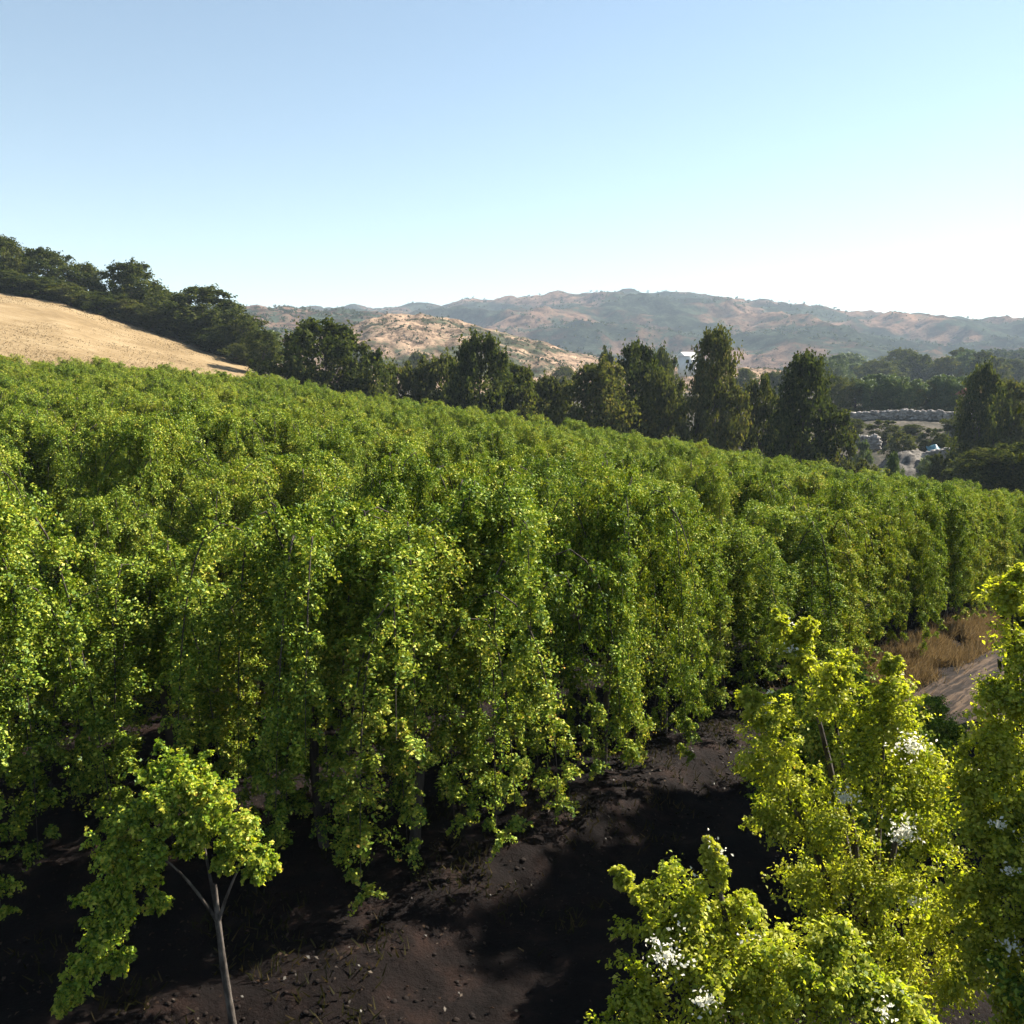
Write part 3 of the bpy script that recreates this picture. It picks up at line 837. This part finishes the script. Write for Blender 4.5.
G4 = 'trees and bushes around the stone terraces'
for nm, lab, u, vt, R, w, var, m_ in [
    ('pine_tree', 'tall dark upright tree at the right of the stone terraces', 984, 358, 140, 50, 3, M_OAK),
    ('oak_tree', 'olive leafy tree at the right frame edge behind the terraces', 1016, 378, 145, 52, 4, M_OLIVE),
    ('shrub', 'wide dark bush at the foot of the tall upright tree', 990, 446, 120, 54, 0, M_OAK),
    ('shrub', 'dark bush at the right frame edge behind the vines', 1022, 440, 120, 50, 2, M_OAK),
    ('shrub', 'dark round bush above the turquoise tarp', 933, 428, 190, 24, 7, M_OAK),
    ('shrub', 'dark bush right of the turquoise tarp between two walls', 968, 434, 180, 30, 0, M_OAK),
    ('sapling', 'bright green pointed sapling behind the vine crest', 894, 450, 100, 18, 6, M_LIGHT),
    ('shrub', 'green shrub left end of the stone terraces', 864, 440, 150, 18, 7, M_LIGHT),
    ('shrub', 'brown-green shrub at the foot of the grey bank', 862, 458, 110, 22, 2, M_OLIVE),
    ('shrub', 'dark shrub in front of the upper stone wall', 884, 420, 195, 30, 7, M_OLIVE),
    ('shrub', 'narrow dark shrub in front of the lower wall', 938, 452, 140, 22, 3, M_OAK),
    ('shrub', 'pale shrub right of the lower wall', 985, 444, 160, 26, 7, M_LIGHT),
    ('shrub', 'olive shrub on top of the grey earth bank', 902, 432, 180, 26, 2, M_OLIVE),
    ('shrub', 'small dark shrub under the middle of the long rubble wall', 912, 424, 200, 20, 0, M_OAK),
    ('shrub', 'dry brown shrub left of the turquoise tarp', 918, 436, 188, 20, 7, M_OLIVE),
    ('shrub', 'low green shrub below the turquoise tarp', 932, 455, 165, 22, 2, M_LIGHT),
    ('shrub', 'small olive shrub at the left end of the long rubble wall', 854, 418, 200, 22, 0, M_OLIVE),
    ('shrub', 'olive shrub in front of the right end of the long rubble wall', 958, 416, 200, 24, 2, M_OLIVE)]:
    bg_tree(nm, lab, u, vt, R, w, var, m_, G4, 'shrub' if nm == 'shrub' else 'tree')

G5 = 'green trees in a band above the stone terraces'
pos5 = ['leftmost', 'second', 'third', 'fourth', 'fifth', 'sixth', 'seventh', 'eighth', 'ninth', 'tenth']
for i, u in enumerate([838, 856, 874, 892, 909, 927, 944, 960, 978, 1000]):
    lab = f'green rounded tree above the upper stone wall, {pos5[i]} of the band' if i == 0 else f'green rounded tree above the upper stone wall, {pos5[i]} from the left'
    bg_tree('broadleaf_tree', lab, u, random.uniform(373, 384), 226 + random.uniform(-4, 10), random.uniform(28, 36), random.choice([0, 1, 2]), random.choice([M_LIGHT, M_OLIVE, M_LIGHT]), G5)
G6 = 'hazy trees on the valley floor below the hills'
pos6 = ['first', 'second', 'third', 'fourth', 'fifth', 'sixth', 'seventh', 'eighth', 'ninth', 'tenth', 'eleventh', 'twelfth', 'thirteenth', 'fourteenth', 'fifteenth', 'sixteenth']
for i, u in enumerate(np.linspace(812, 1010, 16)):
    lab = f'pale hazy tree on the valley floor below the hills, {pos6[i]} counting from the cone-shaped tree'
    bg_tree('valley_tree', lab, u + random.uniform(-5, 5), random.uniform(346, 364), random.uniform(400, 520), random.uniform(22, 38), random.choice([0, 1, 2, 7]), random.choice([M_OAK, M_OLIVE, M_LIGHT]), G6)
for i, (u, vt, w) in enumerate([(745, 368, 26), (772, 372, 24), (788, 366, 22), (565, 366, 30), (508, 360, 28), (418, 350, 26)]):
    bg_tree('valley_tree', 'hazy tree far behind the crest ' + ['right of the tallest tree', 'between the two tallest trees', 'left of the cone-shaped tree', 'at the foot of the tan hill', 'right of the ragged pointed tree', 'on the tan hill flank'][i],
            u, vt, 330, w, random.choice([0, 1, 2]), M_OLIVE, G6)

# ------------------------------------------------------------------ stone terraces, tarp and houses
ICO_T = (1 + 5 ** 0.5) / 2
ICO_V = unit(np.array([(-1, ICO_T, 0), (1, ICO_T, 0), (-1, -ICO_T, 0), (1, -ICO_T, 0), (0, -1, ICO_T), (0, 1, ICO_T), (0, -1, -ICO_T), (0, 1, -ICO_T), (ICO_T, 0, -1), (ICO_T, 0, 1), (-ICO_T, 0, -1), (-ICO_T, 0, 1)]))
ICO_F = np.array([(0, 11, 5), (0, 5, 1), (0, 1, 7), (0, 7, 10), (0, 10, 11), (1, 5, 9), (5, 11, 4), (11, 10, 2), (10, 7, 6), (7, 1, 8), (3, 9, 4), (3, 4, 2), (3, 2, 6), (3, 6, 8), (3, 8, 9), (4, 9, 5), (2, 4, 11), (6, 2, 10), (8, 6, 7), (9, 8, 1)])
def stone_wall(label, u0, u1, v0, v1, R0, R1, n, thick=1.2, seed=0, mat=M_STONE, name='stone_wall', size=0.55):
    """rubble: rough stones heaped between the two ends, ragged along the top"""
    g = np.random.default_rng(seed); parts = []
    for k in range(n):
        t = g.random(); u = u0 + (u1 - u0) * t; dep = g.random() * thick; R = R0 + (R1 - R0) * t + dep
        top = at(u, v0, R)[2] + 0.5 * fbm(u, 3, 0.09, 3, seed) - (1.2 if name == 'earth_bank' else 0.3) * abs(2 * t - 1) ** 4 * 2.0
        bot = at(u, v1, R0)[2] - 0.4
        s_ = g.random() ** 0.8
        th = theta_el(u, 430)[0]; R -= (1 - s_) * 0.6
        c = np.array([R * math.sin(th), R * math.cos(th), bot + (top - bot) * s_])
        sc3 = size * g.uniform(0.5, 1.4) * np.array([g.uniform(0.8, 1.6), g.uniform(0.8, 1.3), g.uniform(0.5, 0.95)])
        v = ICO_V * (1 + g.normal(size=(12, 1)) * 0.16) * sc3
        an = g.uniform(0, 6.28); ca, sa = math.cos(an), math.sin(an)
        v = np.column_stack([v[:, 0] * ca - v[:, 1] * sa, v[:, 0] * sa + v[:, 1] * ca, v[:, 2]]) + c
        parts.append((v, ICO_F))
    v, f = joined(parts)
    return tag(mesh_obj(name, v, f, mat), label, 'wall' if name == 'stone_wall' else 'bank')
stone_wall('long pale rubble wall below the band of green trees', 846, 972, 411, 427, 212, 210, 2600, seed=1, size=0.38)
stone_wall('short pale stone wall behind the narrow dark shrub', 926, 996, 450, 472, 172, 170, 1500, seed=2, size=0.36)
stone_wall('upper right stone wall stub beside the dark bush', 948, 986, 424, 436, 200, 199, 700, seed=3, size=0.36)
stone_wall('low broken wall left of the grey bank', 848, 880, 436, 446, 186, 184, 500, seed=4, size=0.36)
def earth_bank(label, u0, u1, vtop, vbot, R, deep):
    na, nb = 60, 40; vs = []
    for i in range(na):
        t = i / (na - 1); u = u0 + (u1 - u0) * t
        hump = math.sin(math.pi * t ** 1.4) ** 0.8
        for k in range(nb):
            q = k / (nb - 1); Rq = R + deep * q
            th = theta_el(u, 450)[0]; x, y = Rq * math.sin(th), Rq * math.cos(th)
            prof = math.sin(math.pi * min(1, q * 1.0)) ** 0.7
            zb = at(u, vbot, R)[2] - 1.0; zt = at(u, vtop, R + deep * 0.5)[2]
            vs.append((x, y, zb + (zt - zb) * hump * prof + 1.5 * fbm(x, y, 0.22, 6) * hump * prof))
    fs = [(i * nb + k, i * nb + k + 1, (i + 1) * nb + k + 1, (i + 1) * nb + k) for i in range(na - 1) for k in range(nb - 1)]
    fs.append(tuple(i * nb for i in range(na)) + tuple(i * nb + nb - 1 for i in reversed(range(na))))
    return tag(mesh_obj('earth_bank', vs, [f[::-1] for f in fs], M_EARTH, smooth=True), label, 'bank')
earth_bank('bare grey earth bank left of the turquoise tarp', 864, 938, 448, 478, 165, 34)

m, nt, out = new_mat('turquoise_sheet')
p = nt.nodes.new('ShaderNodeBsdfPrincipled'); p.inputs['Roughness'].default_value = 0.45
col = ramp(nt, noise_tex(nt, 0.8, 4, 0.6, geo_pos(nt)), [(0.35, (0.05, 0.17, 0.21)), (0.65, (0.13, 0.30, 0.34))])
nt.links.new(col, p.inputs['Base Color']); nt.links.new(p.outputs[0], out.inputs['Surface'])
M_TARP = m
c0 = at(935, 446, 186); tv = []; N_ = 16
for side in (0.0, 0.12):
    for i in range(N_):
        for k in range(N_):
            a, b = i / (N_ - 1) - 0.5, k / (N_ - 1) - 0.5
            bump_ = 0.9 * math.exp(-(a * a + b * b) * 7)
            tv.append((c0[0] + a * 2.6 + b * 0.5, c0[1] + b * 3.2, c0[2] - 1.0 + bump_ * 1.3 + b * 1.6 + 0.25 * fbm(a * 3, b * 3, 1.3, 3) - side))
tf = []
n2 = N_ * N_
for i in range(N_ - 1):
    for k in range(N_ - 1):
        a = i * N_ + k
        tf.append((a, a + N_, a + N_ + 1, a + 1)); tf.append((a + n2, a + n2 + 1, a + n2 + N_ + 1, a + n2 + N_))
for i in range(N_ - 1):
    for a, b in ((i, i + 1), ((N_ - 1) * N_ + i, (N_ - 1) * N_ + i + 1), (i * N_, (i + 1) * N_), (i * N_ + N_ - 1, (i + 1) * N_ + N_ - 1)):
        tf.append((a, b, b + n2, a + n2))
tag(mesh_obj('tarp', tv, tf, M_TARP, smooth=True), 'crumpled turquoise tarp heaped on the stone terraces', 'tarp')

def plain_mat(name, col, rough=0.8):
    return rough_mat(name, [(0.3, tuple(c * 0.85 for c in col)), (0.7, col)], 0.8, bump=0.1)
M_WHITE = plain_mat('white_render', (0.78, 0.77, 0.74)); M_PINK = plain_mat('pink_render', (0.45, 0.28, 0.22))
M_ROOF = plain_mat('clay_tiles', (0.28, 0.12, 0.08)); M_DARK = plain_mat('dark_opening', (0.03, 0.032, 0.035))
def boxv(c, s):
    x, y, z = np.array(s) / 2; c = np.array(c)
    v = np.array([(-x, -y, -z), (x, -y, -z), (x, y, -z), (-x, y, -z), (-x, -y, z), (x, -y, z), (x, y, z), (-x, y, z)]) + c
    f = np.array([(0, 3, 2, 1), (4, 5, 6, 7), (0, 1, 5, 4), (1, 2, 6, 5), (2, 3, 7, 6), (3, 0, 4, 7)])
    return v, f
def house(label, u, vtop, vbot, R, wpx, mat, dep=6.0, roof=1.4, rot=0.2, tiles=None):
    p = at(u, vbot, R); top = at(u, vtop, R)[2]
    h = top - p[2] - roof; w = wpx / F * R
    root = thing('house', label, 'house', (p[0], p[1], p[2]), rot)
    v, f = boxv((0, 0, h / 2 - 1), (w, dep, h + 2)); mesh_obj('wall', v, f, mat, root)
    e = 0.3
    rv = [(-w / 2 - e, -dep / 2 - e, h + .004), (w / 2 + e, -dep / 2 - e, h + .004), (w / 2 + e, dep / 2 + e, h + .004), (-w / 2 - e, dep / 2 + e, h + .004), (-w / 2 - e, 0, h + roof), (w / 2 + e, 0, h + roof)]
    mesh_obj('roof', rv, [(0, 3, 2, 1), (0, 1, 5, 4), (2, 3, 4, 5), (1, 2, 5), (3, 0, 4)], tiles or M_ROOF, root)
    for sx in (-0.26, 0.26):
        v, f = boxv((w * sx, -dep / 2 - 0.02, h * 0.6), (0.9, 0.10, 1.2)); mesh_obj('window', v, f, M_DARK, root)
    v, f = boxv((0, -dep / 2 - 0.02, 1.0), (1.0, 0.12, 2.0)); mesh_obj('door', v, f, M_DARK, root)
    return root
house('white house half hidden left of the tallest tree', 687, 352, 370, 300, 12, M_WHITE, tiles=M_WHITE)
house('small pinkish house half hidden behind the tall upright tree', 972, 388, 414, 222, 18, M_PINK, dep=5)

# ------------------------------------------------------------------ scrub on the hills, weeds, litter
def clumps(pts, rad, g, n, leaf):
    P = pts[:, None] + unit(g.normal(size=(len(pts), n, 3))) * (rad[:, None, None] * g.uniform(0.5, 1.0, (len(pts), n, 1))) * np.array([1, 1, 0.8])
    P[..., 2] += rad[:, None] * 0.5
    s = np.repeat(rad * leaf, n)
    N = n * len(pts)
    return leaves(P.reshape(N, 3), s, g, up=0.3, aspect=0.9)
g = np.random.default_rng(21)
parts = []
for vv, cnt, r0, r1, sc_, th_ in ((far_v, 12000, 1.0, 3.4, 0.004, -0.02), (mid_v, 5000, 0.8, 2.4, 0.01, -0.05), (tan_v, 7000, 0.25, 0.9, 0.03, -0.05), (drk_v, 3000, 2.0, 4.2, 0.02, -0.6)):
    ids = g.integers(0, len(vv), cnt * 3)
    P = vv[ids] + np.column_stack([g.normal(size=(cnt * 3, 2)) * (5 if vv is far_v else 2), np.zeros(cnt * 3)])
    keep = [i for i in range(len(P)) if fbm(P[i][0], P[i][1], sc_, 4) + g.normal() * 0.12 > th_][:cnt]
    P = P[keep]
    parts.append(clumps(P, g.uniform(r0, r1, len(P)), g, 14, 0.9))
v, f = joined(parts)
o = mesh_obj('scrub', v, f, M_SCRUB); o['kind'] = 'stuff'; o['label'] = 'dark scrub scattered over the hills'; o['category'] = 'scrub'

def blades(P, h, g, lean=0.5):
    n = len(P)
    d = g.normal(size=(n, 3)) * lean; d[:, 2] = 1; d = unit(d) * (h * g.uniform(0.5, 1.2, n))[:, None]
    s = unit(np.cross(d, g.normal(size=(n, 3)))) * 0.012
    v = np.empty((n, 4, 3)); v[:, 0] = P - s; v[:, 1] = P + s; v[:, 2] = P + d + s * 0.3; v[:, 3] = P + d - s * 0.3
    return v.reshape(-1, 3), np.arange(n * 4).reshape(n, 4)
# dry grass on the bank between the track and the vines
P = []
for _ in range(46000):
    l = g.uniform(8, 36); w = g.normal() * 0.42 - 0.7
    q = ROW_A + ROW_D * l + ROW_N * w
    if fbm(q[0], q[1], 0.6, 3) < -0.25: continue
    P.append((q[0], q[1], gz(q[0], q[1]) - 0.02))
v, f = blades(np.array(P), 0.5, g)
o = mesh_obj('dry_grass', v, f, M_STRAW); o['kind'] = 'stuff'; o['label'] = 'dry straw-coloured grass on the bank beside the furrowed track'; o['category'] = 'grass'
# stubble left standing on the straw field
P = []
for _ in range(26000):
    u = g.uniform(-60, 262); th = theta_el(u, 355)[0]; rc = float(np.interp(th, _th, _rc)) + 4
    rr = g.uniform(rc, 170 if u < 235 else 171 - (u - 235) * 1.6)
    P.append((rr * math.sin(th), rr * math.cos(th), 0))
P = np.array(P); P[:, 2] = ground_z(P[:, 0], P[:, 1]) + 0.25
keep = np.array([fbm(a, b, 0.08, 4) + g.normal() * 0.25 > 0.0 for a, b, _ in P])
P = P[keep]
v, f = leaves(P + np.array([0, 0, 0.08]), 0.20, g, up=0.3, aspect=0.35)
o = mesh_obj('stubble', v, f, M_STRAW); o['kind'] = 'stuff'; o['label'] = 'cut straw stubble on the pale slope above the vines'; o['category'] = 'stubble'
# fallen leaves and sticks on the soil
P = []
while len(P) < 9000:
    x, y = g.uniform(-12, 14), g.uniform(6, 26)
    q = project((x, y, 0))
    if q is None or not (-100 < q[0] < 1100): continue
    if field_inside(x, y) < -0.6 and g.random() > 0.35: continue
    P.append((x, y, gz(x, y) + 0.035 + 0.09 * fbm(x, y, 0.9, 5)))
v, f = leaves(np.array(P), 0.05, g, up=2.0)
o = mesh_obj('leaf_litter', v, f, M_LITTER); o['kind'] = 'stuff'; o['label'] = 'brown fallen leaves on the dark soil under the vines'; o['category'] = 'leaf litter'

# clods of dug earth and low weeds along the edge of the vines
g = np.random.default_rng(61)
parts = []
while len(parts) < 1500:
    x, y = g.uniform(-9, 12), g.uniform(7, 27)
    fi = float(field_inside(np.array(x), np.array(y)))
    if g.random() > math.exp(-abs(fi - 0.3) * 0.8): continue
    z = gz(x, y) + 0.09 * fbm(x, y, 0.9, 5)
    parts.append((ICO_V * (1 + g.normal(size=(12, 1)) * 0.2) * g.uniform(0.012, 0.045) * np.array([1.2, 1, 0.7]) + np.array([x, y, z]), ICO_F))
v, f = joined(parts)
M_CLOD = rough_mat('clod_earth', [(0.3, (0.005, 0.0033, 0.0025)), (0.6, (0.012, 0.0075, 0.0055)), (0.8, (0.030, 0.018, 0.012))], 3.0, bump=0.4)
o = mesh_obj('earth_clods', v, f, M_CLOD); o['kind'] = 'stuff'; o['label'] = 'loose clods of dark earth along the foot of the vines'; o['category'] = 'clods'
P = []
while len(P) < 5000:
    x, y = g.uniform(-9, 14), g.uniform(8, 30)
    fi = float(field_inside(np.array(x), np.array(y)))
    if not (-0.8 < fi < 3) or fbm(x, y, 0.7, 3, 4.0) < 0.05: continue
    P.append((x, y, gz(x, y) + 0.02))
v, f = blades(np.array(P), 0.15, g, 0.7)
M_WEED = leaf_mat('weeds', [(0.0, (0.012, 0.016, 0.006)), (0.5, (0.03, 0.028, 0.012)), (1.0, (0.08, 0.055, 0.03))], translucency=0.3, gloss=0.0)
o = mesh_obj('weeds', v, f, M_WEED); o['kind'] = 'stuff'; o['label'] = 'sparse weeds on the bare soil at the foot of the vines'; o['category'] = 'weeds'

# ------------------------------------------------------------------ air
if HAZE_DENSITY > 0:
    v, f = boxv((0, 0, 165), (9000, 9000, 400))
    hm = bpy.data.materials.new('haze_air'); hm.use_nodes = True
    nt = hm.node_tree
    for n in list(nt.nodes):
        if n.type != 'OUTPUT_MATERIAL': nt.nodes.remove(n)
    pv = nt.nodes.new('ShaderNodeVolumePrincipled')
    pv.inputs['Color'].default_value = (0.66, 0.80, 0.96, 1)
    pv.inputs['Density'].default_value = HAZE_DENSITY
    pv.inputs['Anisotropy'].default_value = 0.0
    nt.links.new(pv.outputs[0], nt.nodes['Material Output'].inputs['Volume'])
    o = mesh_obj('haze', v, f, hm); o['kind'] = 'stuff'
